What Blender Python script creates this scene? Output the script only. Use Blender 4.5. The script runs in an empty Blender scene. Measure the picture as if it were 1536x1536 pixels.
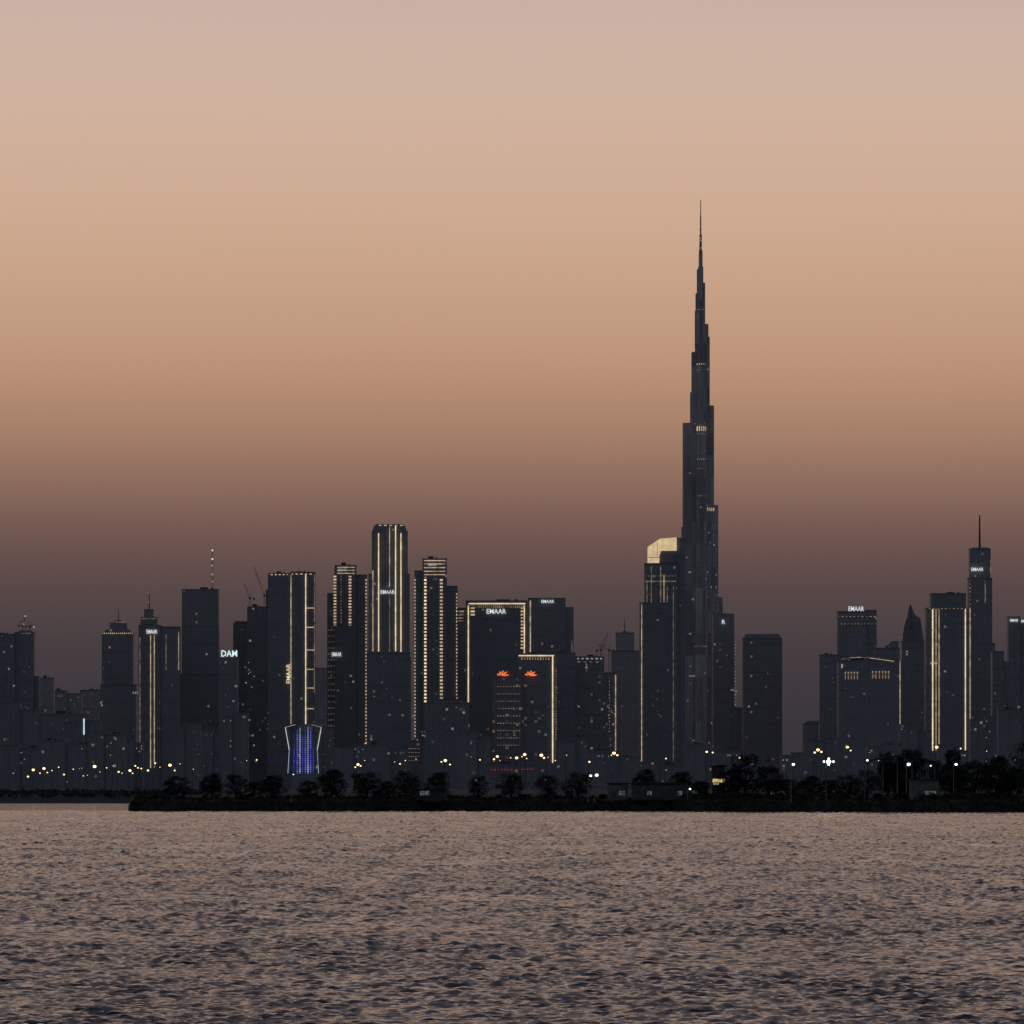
import bpy, bmesh, math, random
import numpy as np
from mathutils import Vector, Matrix
random.seed(7)
C = bpy.context.scene.collection
LENS=198.0; K=36/LENS/1536; H=1183; CAM=9.0; G=8.6
def X(px,Y): return (px-768)*K*Y
def Z(py,Y): return CAM+(H-py)*K*Y
def srgb(r,g,b):
    f=lambda c:(c/12.92 if c<=.04045 else ((c+.055)/1.055)**2.4)
    return (f(r/255),f(g/255),f(b/255),1)
# ---------------------------------------------------------------- materials
def nt(name):
    m=bpy.data.materials.new(name); m.use_nodes=True
    return m,m.node_tree,m.node_tree.nodes['Principled BSDF']
def plain(name,col,rough=.7,var=.35,scale=.5,spec=.3):
    m,t,p=nt(name); N=t.nodes; L=t.links
    tc=N.new('ShaderNodeTexCoord'); no=N.new('ShaderNodeTexNoise'); no.inputs['Scale'].default_value=scale; no.inputs['Detail'].default_value=5
    L.new(tc.outputs['Object'],no.inputs['Vector'])
    mr=N.new('ShaderNodeMapRange'); mr.inputs[1].default_value=.3; mr.inputs[2].default_value=.7; mr.inputs[3].default_value=1-var; mr.inputs[4].default_value=1+var
    L.new(no.outputs['Fac'],mr.inputs[0])
    mx=N.new('ShaderNodeVectorMath'); mx.operation='SCALE'; mx.inputs[0].default_value=col[:3]
    L.new(mr.outputs[0],mx.inputs['Scale']); L.new(mx.outputs[0],p.inputs['Base Color'])
    p.inputs['Roughness'].default_value=rough; p.inputs['Specular IOR Level'].default_value=spec
    return m
def glow(name,col,s,sample=False,var=.25,scale=.12,dash=None):
    m,t,p=nt(name); N=t.nodes; L=t.links
    p.inputs['Base Color'].default_value=(.05,.05,.05,1)
    p.inputs['Emission Color'].default_value=col
    tc=N.new('ShaderNodeTexCoord'); no=N.new('ShaderNodeTexNoise'); no.inputs['Scale'].default_value=scale
    L.new(tc.outputs['Object'],no.inputs['Vector'])
    mr=N.new('ShaderNodeMapRange'); mr.inputs[1].default_value=.35; mr.inputs[2].default_value=.65; mr.inputs[3].default_value=s*(1-var); mr.inputs[4].default_value=s*(1+var)
    L.new(no.outputs['Fac'],mr.inputs[0]); out=mr.outputs[0]
    if dash:   # a row of separate lamps along the strip: axis, pitch in metres
        sp=N.new('ShaderNodeSeparateXYZ'); L.new(tc.outputs['Object'],sp.inputs[0])
        d=N.new('ShaderNodeMath'); d.operation='DIVIDE'; L.new(sp.outputs[dash[0]],d.inputs[0]); d.inputs[1].default_value=dash[1]
        f=N.new('ShaderNodeMath'); f.operation='FRACT'; L.new(d.outputs[0],f.inputs[0])
        g=N.new('ShaderNodeMath'); g.operation='LESS_THAN'; L.new(f.outputs[0],g.inputs[0]); g.inputs[1].default_value=.55
        h=N.new('ShaderNodeMath'); h.operation='MULTIPLY'; L.new(g.outputs[0],h.inputs[0]); L.new(out,h.inputs[1]); out=h.outputs[0]
    L.new(out,p.inputs['Emission Strength'])
    m.cycles.emission_sampling='FRONT' if sample else 'NONE'
    return m
def facade(name,base,thr=.985,lit=.3,cw=3.4,ch=3.9,litcol=(1,.78,.52,1),band=.12,pier=0,orand=.12):
    m,t,p=nt(name); N=t.nodes; L=t.links
    def M(op,a,b=None,c=None):
        n=N.new('ShaderNodeMath'); n.operation=op
        for i,v in enumerate((a,b,c)):
            if v is None: continue
            if isinstance(v,(int,float)): n.inputs[i].default_value=v
            else: L.new(v,n.inputs[i])
        return n.outputs[0]
    tc=N.new('ShaderNodeTexCoord'); sp=N.new('ShaderNodeSeparateXYZ'); L.new(tc.outputs['Object'],sp.inputs[0])
    hx=M('DIVIDE',M('ADD',sp.outputs[0],M('MULTIPLY',sp.outputs[1],.87)),cw); hz=M('DIVIDE',sp.outputs[2],ch)
    oi=N.new('ShaderNodeObjectInfo')
    cb=N.new('ShaderNodeCombineXYZ'); L.new(M('FLOOR',hx),cb.inputs[0]); L.new(M('FLOOR',hz),cb.inputs[1]); L.new(M('MULTIPLY',oi.outputs['Random'],97.3),cb.inputs[2])
    wn=N.new('ShaderNodeTexWhiteNoise'); L.new(cb.outputs[0],wn.inputs['Vector'])
    v=wn.outputs['Value']; sc=N.new('ShaderNodeSeparateColor'); L.new(wn.outputs['Color'],sc.inputs[0])
    fx=M('FRACT',hx); fz=M('FRACT',hz)
    glassx=M('MULTIPLY',M('GREATER_THAN',fx,.18),M('GREATER_THAN',fz,.3))
    no=N.new('ShaderNodeTexNoise'); no.inputs['Scale'].default_value=.02; no.inputs['Detail'].default_value=3; L.new(tc.outputs['Object'],no.inputs['Vector'])
    k=M('ADD',.82,M('MULTIPLY',no.outputs['Fac'],.24)); k=M('ADD',k,M('MULTIPLY',M('SUBTRACT',oi.outputs['Random'],.5),orand))
    k=M('ADD',k,M('MULTIPLY',M('SUBTRACT',sc.outputs[0],.5),.14))
    k=M('MULTIPLY',k,M('SUBTRACT',1+band*.6,M('MULTIPLY',glassx,band)))
    if pier:     # broad bays of lighter and darker cladding
        cv=N.new('ShaderNodeCombineXYZ'); L.new(M('FLOOR',M('DIVIDE',hx,2.7)),cv.inputs[0]); L.new(M('FLOOR',M('DIVIDE',hz,9)),cv.inputs[1])
        w2=N.new('ShaderNodeTexWhiteNoise'); L.new(cv.outputs[0],w2.inputs['Vector']); k=M('MULTIPLY',k,M('ADD',1-pier/2,M('MULTIPLY',w2.outputs['Value'],pier)))
    vm=N.new('ShaderNodeVectorMath'); vm.operation='SCALE'; vm.inputs[0].default_value=base[:3]; L.new(k,vm.inputs['Scale'])
    L.new(vm.outputs[0],p.inputs['Base Color'])
    p.inputs['Roughness'].default_value=.5
    # lit rooms gather in irregular patches
    n2=N.new('ShaderNodeTexNoise'); n2.inputs['Scale'].default_value=.03; L.new(tc.outputs['Object'],n2.inputs['Vector'])
    th=M('SUBTRACT',thr+.11,M('MULTIPLY',n2.outputs['Fac'],.22))
    e=M('MULTIPLY',M('GREATER_THAN',v,th),glassx)
    e=M('MULTIPLY',e,M('MULTIPLY',M('POWER',sc.outputs[1],2.5),lit))
    p.inputs['Emission Color'].default_value=litcol; L.new(e,p.inputs['Emission Strength'])
    m.cycles.emission_sampling='NONE'
    return m
F={  # base colours pale with depth, standing in for haze in the air
 'near': facade('dark_glass_facade',(.178,.182,.203),.99,.16),
 'low': facade('low_block_facade',(.172,.176,.196),.975,.2,band=.08,orand=.03),
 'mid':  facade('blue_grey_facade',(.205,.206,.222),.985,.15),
 'far':  facade('haze_tinted_facade',(.28,.262,.275),.998,.10,band=.1),  # distance haze put into the lighter wall colour
 'busy': facade('lit_apartment_facade',(.19,.194,.208),.95,.24,litcol=(1,.85,.62,1)),
 'cool': facade('cool_lit_facade',(.18,.188,.208),.975,.24,litcol=(.65,.95,1,1)),
 'steel':facade('steel_fin_facade',(.30,.29,.30),.98,.16,cw=2.6,ch=3.6,litcol=(1,.85,.68,1),band=.4,pier=.6),
 'office':facade('office_facade',(.175,.175,.19),.87,.13,cw=4.2,ch=4.0,litcol=(1,.66,.4,1)),
}
ED={
 'gold': ((1,.77,.47,1),.85,.2), 'golddim': ((1,.75,.48,1),.42,.4), 'goldlow': ((1,.76,.5,1),.14,.6),
 'crown': ((1,.74,.42,1),.6,.15), 'white': ((.93,.97,1,1),.78,.1), 'whitedim': ((.9,.95,1,1),.30,.3),
 'bluew': ((.6,.7,1,1),.45,.4), 'blue': ((.13,.13,1,1),.75,.6), 'bluelow': ((.15,.14,1,1),.3,.6), 'red': ((1,.20,.07,1),.95,.1), 'reddim': ((1,.12,.06,1),.22,.5),
 'amber': ((1,.70,.32,1),2.2,.4), 'cyan': ((.75,.97,1,1),.9,.1),
 'kiosk': ((1,.74,.25,1),.6,.5), 'interior': ((.85,1,.85,1),.06,.8),
}
E={k:glow(k+'_light',c,s,False,v_,.8 if k in('kiosk','interior') else .12) for k,(c,s,v_) in ED.items()}
E['flood']=glow('flood_lamp_light',(.9,1,.98,1),16,True,.05); E['lampw']=glow('white_lamp_light',(.85,1,.9,1),3.0,True,.1)
dashcache={}
def dashmat(k,axis,pitch):
    key=(k,axis,round(pitch,1))
    if key not in dashcache: c,s,v_=ED[k]; dashcache[key]=glow(k+'_dashed_light',c,s*1.15,False,v_,.12,(axis,pitch))
    return dashcache[key]
DK=plain('dark_metal',(.05,.055,.065),.6); CONC=plain('dusk_concrete',(.17,.17,.185),.85); CONCD=plain('dark_concrete',(.04,.04,.038),.9)
PALE=plain('pale_plaster',(.11,.11,.095),.9); SHED=plain('shed_render',(.065,.066,.058),.9); BARK=plain('bark',(.02,.017,.014),.9,scale=3); ROOFM=plain('roof_sheet',(.02,.02,.022),.8)
LEAF=plain('leaf_green',(.018,.026,.016),.9,.6,.8,.1); LEAF2=plain('leaf_dark',(.012,.017,.012),.9,.6,.8,.1); SCRUB=plain('scrub',(.04,.041,.047),.9,.4,.2,.1)
ROCK=plain('wet_rock',(.014,.014,.014),.8,.5,.6,.15); EARTH=plain('earth',(.016,.017,.014),.95,.5,.05,.1); SHORE=plain('far_earth',(.05,.05,.06),.95,.3,.01,.1)
# ---------------------------------------------------------------- mesh builder
class MB:
    def __init__(s): s.v=[]; s.f=[]
    def box(s,x0,x1,y0,y1,z0,z1):
        i=len(s.v); s.v+=[(x0,y0,z0),(x1,y0,z0),(x1,y1,z0),(x0,y1,z0),(x0,y0,z1),(x1,y0,z1),(x1,y1,z1),(x0,y1,z1)]
        s.f+=[tuple(i+k for k in q) for q in ((0,1,5,4),(1,2,6,5),(2,3,7,6),(3,0,4,7),(4,5,6,7),(3,2,1,0))]
    def loft(s,rings):
        i=len(s.v); n=len(rings[0])
        for r in rings: s.v+=list(r)
        for a in range(len(rings)-1):
            for b in range(n): s.f.append((i+a*n+b,i+a*n+(b+1)%n,i+(a+1)*n+(b+1)%n,i+(a+1)*n+b))
        s.f.append(tuple(i+k for k in range(n))[::-1]); s.f.append(tuple(i+(len(rings)-1)*n+k for k in range(n)))
    def tube(s,p,q,r0,r1=None,n=6):
        r1=r0 if r1 is None else r1
        p=Vector(p);q=Vector(q); d=(q-p).normalized(); a=d.orthogonal().normalized(); b=d.cross(a)
        s.loft([[tuple(c+a*math.cos(t)*r+b*math.sin(t)*r) for t in [2*math.pi*k/n for k in range(n)]] for c,r in ((p,r0),(q,r1))])
    def ball(s,c,r,n=8,m=5,sz=1):
        s.loft([[(c[0]+r*math.cos(2*math.pi*k/n)*math.sin(a),c[1]+r*math.sin(2*math.pi*k/n)*math.sin(a),c[2]+sz*r*-math.cos(a)) for k in range(n)] for a in [math.pi*(j+.15)/(m-.7) for j in range(m)]])
    def prism(s,poly,y0,y1):
        s.loft([[(x,y0,z) for x,z in poly],[(x,y1,z) for x,z in poly]])
    def mesh(s,name):
        m=bpy.data.meshes.new(name); m.from_pydata(s.v,[],s.f); m.update()
        bm=bmesh.new(); bm.from_mesh(m); bmesh.ops.recalc_face_normals(bm,faces=bm.faces); bm.to_mesh(m); bm.free()
        return m
    def build(s,name,mat,parent=None,label=None):
        me=s.mesh(name); me.materials.append(mat); o=bpy.data.objects.new(name,me); C.objects.link(o)
        if parent: o.parent=parent
        if label: o['label']=label
        return o
def thing(name,label,cat,loc,group=None):
    o=bpy.data.objects.new(name,None); C.objects.link(o); o.location=loc; o.empty_display_size=1
    o['label']=label; o['category']=cat
    if group: o['group']=group
    return o
def tag(o,label,cat,group=None,kind=None):
    if label: o['label']=label
    if cat: o['category']=cat
    if group: o['group']=group
    if kind: o['kind']=kind
    return o
winmesh={}
def wmesh(w,h,mat):
    k=(round(w,2),round(h,2),mat.name)
    if k not in winmesh:
        m=MB(); m.box(-w/2,w/2,-.25,.25,-h/2,h/2); me=m.mesh('lit_window'); me.materials.append(mat); winmesh[k]=me
    return winmesh[k]
class Bld:
    def __init__(s,label,pxc,Y,tiers,fac='mid',name='tower',cat='skyscraper',depth=32,fins=None,ledge=True,group=None,win=0,wmat='goldlow'):
        s.Y=Y;s.c=pxc;s.T=[]
        s.root=thing(name,label,cat,(X(pxc,Y),Y,G),group)
        for i,t in enumerate(tiers):
            x0,x1,yt=t[:3]; f=t[3] if len(t)>3 else 3.0*i; yb=t[4] if len(t)>4 else None
            s.T.append((x0,x1,yt,f)); a,b=s.x(x0),s.x(x1); z1=s.z(yt); z0=-6 if yb is None else s.z(yb)
            m=MB(); bk=depth-2.3*i; m.box(a,b,f,bk,z0,z1)
            w=b-a; pitch=fins or 5.5; n=max(2,int(w/pitch))
            for k in range(n+1):
                xx=a+w*k/n; m.box(xx-.3,xx+.3,f-.35,f+.2,z0,z1-.6)
            if ledge:
                zz=z0+14+random.random()*6
                while zz<z1-6:
                    m.box(a-.15,b+.15,f-.45,bk+.15,zz,zz+.5); zz+=random.choice((19.5,23.4,27.3,35.1))
            m.build('wall',F[fac],s.root)
            if w>10:
                r=MB(); r.box(a-.3,b+.3,f-.55,f+.5,z1+.003,z1+1.3); r.box(a-.3,a+.5,f+.5,bk,z1+.003,z1+1.3); r.box(b-.5,b+.3,f+.5,bk,z1+.003,z1+1.3); r.build('parapet',CONC,s.root)
                if w>22 and random.random()<.85:
                    r=MB(); q=a+w*random.uniform(.2,.5); r.box(q,q+w*.22,f+8,f+16,z1+.01,z1+random.uniform(2.2,5)); r.box(q+w*.3,q+w*.36,f+9,f+12,z1+.01,z1+3); r.tube((q+w*.1,f+12,z1),(q+w*.1,f+12,z1+random.uniform(5,10)),.25,.12); r.build('roof_plant',DK,s.root)
        if win: s.randwin(win,wmat)
    def x(s,px): return (px-s.c)*K*s.Y
    def z(s,py): return Z(py,s.Y)-G
    def front(s,px,py):
        c=[f for a,b,t,f in s.T if a-1<=px<=b+1 and py>=t-3]
        return (min(c) if c else 0)-.9
    def strip(s,px,y0,y1,w=1.5,mat='gold',dash=None,fr=None,name='light_strip'):
        m=MB(); y=s.front(px,y0)if fr is None else fr; a=s.x(px)-w*K*s.Y/2; b=a+w*K*s.Y
        m.box(a,b,y-.4,y+.5,s.z(y1),s.z(y0))
        return m.build(name,dashmat(mat,2,dash*K*s.Y) if dash else E[mat],s.root)
    def bar(s,x0,x1,py,h=1.3,mat='gold',fr=None,dash=None,name='light_strip'):
        m=MB(); y=s.front((x0+x1)/2,py) if fr is None else fr
        m.box(s.x(x0),s.x(x1),y-.4,y+.5,s.z(py+h/2),s.z(py-h/2))
        return m.build(name,dashmat(mat,0,dash*K*s.Y) if dash else E[mat],s.root)
    def wins(s,L,mat='golddim',w=1.4,h=1.6):
        me=wmesh(w*K*s.Y,h*K*s.Y,E[mat])
        for px,py in L:
            o=bpy.data.objects.new('lit_window',me); C.objects.link(o); o.parent=s.root
            o.location=(s.x(px),s.front(px,py)-.3,s.z(py))
    def randwin(s,n,mat='golddim'):
        L=[]; a,b,t,f=random.choice(s.T); cx,cy=random.uniform(a,b),random.uniform(t+20,1120)
        for _ in range(n):
            if b-a<5: continue
            L.append((min(b-2,max(a+2,random.gauss(cx,6))),max(t+6,random.gauss(cy,22))))
        s.wins(L,mat,1.0,1.2)
    def sign(s,txt,x0,x1,y0,y1,mat='white',vert=False,fr=None,name='sign_lettering',off=.004):
        cu=bpy.data.curves.new('t','FONT'); cu.body=txt; cu.extrude=.02; cu.offset=off; cu.resolution_u=2
        to=bpy.data.objects.new('t',cu); C.objects.link(to); dg=bpy.context.evaluated_depsgraph_get(); me=bpy.data.meshes.new_from_object(to.evaluated_get(dg)); bpy.data.objects.remove(to)
        vs=np.array([v.co[:] for v in me.vertices]); mn=vs.min(0); mx=vs.max(0); u=(vs[:,0]-mn[0])/(mx[0]-mn[0]); w=(vs[:,1]-mn[1])/(mx[1]-mn[1])
        fr=(s.front((x0+x1)/2,y1)-.6) if fr is None else fr
        for i,v in enumerate(me.vertices):
            if vert: px=x1+(x0-x1)*w[i]; py=y1+(y0-y1)*u[i]
            else: px=x0+(x1-x0)*u[i]; py=y1+(y0-y1)*w[i]
            v.co=(s.x(px),fr+(.5 if vs[i,2]>0 else -.5)*-1,s.z(py))
        me.materials.clear(); me.materials.append(E[mat]); me.name=name
        o=bpy.data.objects.new(name,me); C.objects.link(o); o.parent=s.root; return o
    def spire(s,px,y0,y1,r=1.0,r1=.3,dy=12,mat=None):
        m=MB(); m.tube((s.x(px),dy,s.z(y1)),(s.x(px),dy,s.z(y0)),r*K*s.Y,r1*K*s.Y,8)
        zz=s.z(y1)+ (s.z(y0)-s.z(y1))*.45; m.tube((s.x(px),dy,zz),(s.x(px),dy,zz+1.5),r*K*s.Y*1.1,r*K*s.Y*.8,8)
        return m.build('spire',mat or DK,s.root)
    def poly(s,pts,name='crown',mat=None,f=0,d=14):
        m=MB(); m.prism([(s.x(a),s.z(b)) for a,b in pts],f,f+d); return m.build(name,mat or F['mid'],s.root)
# ---------------------------------------------------------------- the skyline, left to right
b=Bld('stepped dark tower at the left edge of the photo, lit rim near its roof',26,7800,[(-14,22,952),(22,50,949),(48,58,1014)],'cool',win=4)
b.poly([(27,949),(29,945),(46,945),(49,949)],'crown',F['mid'],6); b.bar(30,47,950,1.2,'goldlow',dash=3)
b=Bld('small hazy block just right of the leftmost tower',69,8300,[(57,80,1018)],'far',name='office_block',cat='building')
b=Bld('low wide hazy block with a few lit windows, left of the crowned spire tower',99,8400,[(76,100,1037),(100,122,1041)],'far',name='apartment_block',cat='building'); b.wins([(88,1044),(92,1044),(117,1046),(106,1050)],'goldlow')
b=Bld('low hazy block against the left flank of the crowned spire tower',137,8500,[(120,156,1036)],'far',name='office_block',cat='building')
b=Bld('dark flat block near the left edge with one bright vertical pale sign',108,6900,[(62,128,1072),(126,150,1082)],'near',name='office_block',cat='building',win=3,ledge=False); b.strip(126,1078,1102,1.6,'cyan',name='sign_panel')
b=Bld('low dark block at the foot of the leftmost tower',30,6900,[(-12,30,1054),(28,64,1066)],'near',name='apartment_block',cat='building',win=3,ledge=False)
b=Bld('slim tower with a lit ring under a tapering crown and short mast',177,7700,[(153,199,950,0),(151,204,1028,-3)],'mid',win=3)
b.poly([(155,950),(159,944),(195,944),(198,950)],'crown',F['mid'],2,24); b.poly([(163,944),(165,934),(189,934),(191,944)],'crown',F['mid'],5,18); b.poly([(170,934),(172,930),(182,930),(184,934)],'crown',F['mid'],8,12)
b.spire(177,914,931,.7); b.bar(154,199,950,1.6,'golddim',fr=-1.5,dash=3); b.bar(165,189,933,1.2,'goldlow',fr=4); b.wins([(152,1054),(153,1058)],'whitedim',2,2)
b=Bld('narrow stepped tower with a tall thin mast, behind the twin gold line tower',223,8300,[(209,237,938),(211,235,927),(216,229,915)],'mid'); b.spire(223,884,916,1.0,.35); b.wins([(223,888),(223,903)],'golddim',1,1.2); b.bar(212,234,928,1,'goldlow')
b=Bld('dark slab with white roof lettering and four thin gold lines',238,7500,[(208,240,939,0),(239,269,941,2)],'near',win=3)
b.sign('EMAAR',220,236,944.5,950.5,'white'); 
for px,y0,m_,w in ((210,956,'goldlow',1.1),(226,952,'golddim',1.1),(231.5,952,'golddim',1.1),(249,952,'goldlow',1.0),(268,948,'golddim',.8)): b.strip(px,y0,1152 if px<240 else 1005,w,m_)
b.wins([(200,1039),(203,1039),(206,1039)],'whitedim',1,3)
b=Bld('plain dark block with a crane mast rising from its roof',300,7600,[(273,327,885,0),(266,331,1012,-3)],'near')
b=Bld('low dark block under the cut-off white roof lettering',340,7400,[(328,356,988)],'cool',name='office_block',cat='building',win=2); b.sign('DAM',332,356,975.5,985,'cyan',fr=-2,off=.02)
b=Bld('dark shouldered tower between the cut-off lettering and the two leaning cranes',362,7700,[(350,373,936),(352,371,933,3)],'cool',win=3,wmat='bluew')
b=Bld('dark tower with cyan lit rooms under the leaning cranes',388,7650,[(371,402,911)],'cool',win=6,wmat='bluew'); b.wins([(380,913),(369,1024),(374,1080),(372,1100),(370,1142),(384,1142),(381,1118)],'whitedim',1.8,1.8)
b=Bld('broad dark tower with upright lettering and two gold lines with side ticks',436,7450,[(402,436,861,0),(436,472,859,2),(399,404,884,4)],'near',win=3)
b.strip(436.5,862,1086,1.3,'golddim'); b.strip(458.5,862,1086,1.5,'gold'); b.sign('EMAAR',429.5,435.5,996,1025,'gold',True)
for y in (912,941,975,1004,1032,1063): b.bar(459,471,y,1.2,'golddim')
b.bar(403,432,862,1.2,'golddim',dash=6); b.bar(438,471,861,1.4,'golddim',dash=7); b.strip(471.5,862,1040,1,'goldlow')
b=Bld('low flaring block outlined in white with blue light columns',455,5600,[(438,474,1100)],'near',name='flared_building',cat='building',depth=26,ledge=False)
for sx in (-1,1):
    for (a,y0),(c,y1),mm in (((27,1091),(21,1125),'white'),((21,1125),(23,1160),'bluew'),((27,1091),(12,1087),'whitedim')):
        m=MB(); m.tube((b.x(455+sx*a),-2.5,b.z(y0)),(b.x(455+sx*c),-2.5,b.z(y1)),.28); m.build('outline_light',E[mm],b.root)
    m=MB(); m.prism([(b.x(455+sx*a_),b.z(y_)) for a_,y_ in ((26,1092),(19,1104),(19,1160),(22.4,1160),(20.4,1125))],-1.8,8); m.build('side_wing',F['near'],b.root)
for px,y0,mm in ((441,1118,'bluelow'),(446,1094,'blue'),(450,1092,'bluew'),(454,1104,'bluelow'),(458,1096,'blue'),(462,1090,'bluew'),(466,1096,'blue'),(470,1122,'bluelow')): b.strip(px,y0,1160,1.5 if mm!='bluew' else 1.0,mm,dash=3.2 if mm!='bluew' else None)
b.poly([(445,1100),(449,1086),(463,1086),(467,1100)],'crown',F['near'],1,16)
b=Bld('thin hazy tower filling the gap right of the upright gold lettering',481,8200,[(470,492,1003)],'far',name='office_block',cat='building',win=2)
b=Bld('stepped twin slab with gold ladder lights and a small white sign halfway up',520,7500,[(491,503,891,2),(502,534,849,0),(534,550,863,3)],'near',win=4)
for y in (851,855.5,860): b.bar(506,532,y,1.2,'golddim')
b.strip(502.5,862,938,4.0,'golddim',4.6); b.strip(525,864,938,4.0,'golddim',4.6); b.strip(549,868,1118,1.5,'golddim',5.2); b.strip(511.5,862,935,1,'goldlow',4.6)
b.sign('EMAAR',498,512,978.5,984.5,'white'); b.sign('EMAAR',508,520,853,857,'whitedim',fr=-2); b.wins([(548,1115),(551,1113)],'gold')
for i,y in enumerate(range(945,1130,9)): b.bar(492,503,y,.7,'goldlow',dash=4)
b=Bld('tall rounded shaft with long bright gold lines and lettering in its middle',584,7350,[(558,611,798,0),(553,614,862,-3),(551,616,980,-6)],'near',depth=34,win=2)
b.poly([(558,798),(561,789),(565,786),(604,786),(608,790),(611,798)],'crown',F['near'],1,28)
for px,y0,y1,w,m_ in ((559.5,856,977,1.3,'golddim'),(568,800,977,1.6,'gold'),(584.5,790,880,1.1,'golddim'),(593.5,789,977,1.6,'gold'),(601.5,800,978,1.5,'gold'),(584.5,895,978,1.0,'goldlow')): b.strip(px,y0,y1,w,m_,fr=-4.5)
b.bar(566,605,788,1.2,'golddim',fr=0,dash=8); b.sign('EMAAR',571,592,885.5,891,'white',fr=-5)
b=Bld('stepped tower with gold bars on top and rungs of light down its face',652,7500,[(622,635,857,2),(634,670,839,0),(669,686,880,3)],'near',win=3)
for y in (841,846,851.5,857,862): b.bar(636,668,y,1.3,'golddim')
b.sign('EMAAR',642,655,845,849,'whitedim',fr=-2.2)
b.strip(638,866,1054,3.2,'gold',5.2); b.strip(662,868,1054,4.2,'golddim',5.2); b.strip(622.5,866,1108,1.5,'golddim',5.2); b.strip(685,890,1052,1.4,'golddim',5.2)
b.wins([(621,994),(620,1074),(634,1103),(626,1110),(640,1104)],'golddim',1.6,1.6)
b=Bld('low block with rows of small warm windows left of the rung-lit tower foot',622,6900,[(606,634,1120),(613,630,1112)],'office',name='apartment_block',cat='building'); 
for y in (1123,1129,1135,1141): b.bar(609,631,y,.9,'goldlow',dash=3)
b=Bld('narrow shouldered tower with short gold ticks left of the big framed slab',692,7700,[(685,700,913)],'mid',win=2); b.strip(692,914,932,8,'goldlow',5)
b=Bld('dark low slab in front of the rung-lit tower foot',672,6800,[(636,704,1055),(648,690,1051)],'low',name='office_block',cat='building',win=2,ledge=False); b.wins([(711,1104),(637,1104)],'whitedim')
b=Bld('wide dark slab framed by gold lines with the largest white roof lettering',745,7550,[(699,791,902)],'near',depth=40)
b.bar(703,788,905.5,1.7,'gold'); b.bar(703,788,910,4,'goldlow',dash=3); b.strip(702.5,908,1054,1.6,'gold'); b.strip(786.5,908,980,1.6,'gold',None); b.strip(783,910,975,3.6,'golddim',5); b.strip(709,908,925,6,'golddim',5)
b.sign('EMAAR',730,759,913.5,920.5,'white'); b.wins([(712,1104),(713,1108)],'whitedim',1.6,3)
b=Bld('slab with bright edge line and small lettering, right of the big framed slab',826,7800,[(792,848,898,0),(847,860,912,3)],'mid',depth=36,win=3); b.strip(795.5,901,980,1.6,'golddim'); b.sign('EMAAR',812,831,900,904.5,'white'); b.strip(858,960,1000,1,'goldlow')
b=Bld('dark tower with a gold line along its top and down its right edge',806,7200,[(777,835,982)],'near',win=3); b.bar(778,831,983.5,1.7,'gold',dash=None); b.bar(782,826,988,4,'goldlow',dash=4); b.strip(829,984,1144,1.8,'gold'); b.strip(834,1000,1140,1.4,'goldlow',4)
b=Bld('office tower with two red fan emblems on its roof corners',778,6900,[(739,783,1016),(782,820,1013),(748,770,1008,4)],'office',depth=30)
for y in range(1030,1120,11): b.bar(744,781,y,1.0,'goldlow',dash=4)
for cx_ in (751,793):
    for k in range(5):
        a=math.radians((6,36,66,100,150)[k]); m=MB(); L0=1.2; L1=(13,12.5,11,8.5,6.5)[k]; wd=1.35
        pts=[]
        for t,s_ in ((0,.2),(.35,.8),(.7,1),(1,.0),(.75,-.7),(.4,-.9),(0,-.2)):
            r=L0+(L1-L0)*t; pts.append((b.x(cx_+r*math.cos(a)-s_*wd*math.sin(a)),b.z(1013.5-r*.8*math.sin(a)-s_*wd*math.cos(a))))
        m.prism(pts,-3.2-.1*k,-2.2); m.build('emblem_petal',E['red'],b.root)
b.strip(716,1105,1140,1.2,'goldlow')
b=Bld('dark low building with a thin red lit band, at the foot of the emblem tower',766,5600,[(728,806,1148)],'low',name='low_building',cat='building',depth=20,ledge=False); b.bar(734,770,1155,1.0,'reddim',dash=5); b.bar(780,802,1154,.9,'reddim',dash=4)
b=Bld('dark slab just right of the tower with a gold right edge',848,7300,[(834,863,980)],'near',win=3)
b=Bld('apartment block with a row of white roof lights and many lit rooms',893,7350,[(862,906,986),(905,925,1010)],'busy',win=12,wmat='whitedim'); b.bar(866,903,988,1.4,'whitedim',dash=7); b.bar(866,903,993,1.0,'goldlow',dash=9); b.strip(923.5,1012,1130,1.2,'golddim'); b.strip(914,1015,1100,1,'goldlow',5)
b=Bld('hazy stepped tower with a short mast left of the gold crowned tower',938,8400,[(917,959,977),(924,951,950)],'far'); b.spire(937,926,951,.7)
b=Bld('tower with a glowing gold slanted crown beside the needle-tipped supertall',992,7500,[(960,1004,905,0),(967,1016,846,2),(1014,1028,808,5)],'near',win=4,depth=36)
m=MB(); m.prism([(b.x(x),b.z(y)) for x,y in ((972,844),(972,820),(990,808),(1015,806),(1015,826),(992,826),(989,833),(989,844))],.4,26); cr=m.build('crown',E['crown'],b.root,'glowing gold slanted crown')
m=MB(); m.box(b.x(972),b.x(989),-.1,.35,b.z(836.6),b.z(835.8)); m.box(b.x(985.6),b.x(986.2),-.1,.35,b.z(835),b.z(813)); m.build('crown_mullion',DK,cr)
b.poly([(989,844),(989,833),(992,826),(1015,826),(1015,844)],'wall',F['near'],3,24); b.sign('EMAAR',974,989,838,841.5,'whitedim',fr=-1)
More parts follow.
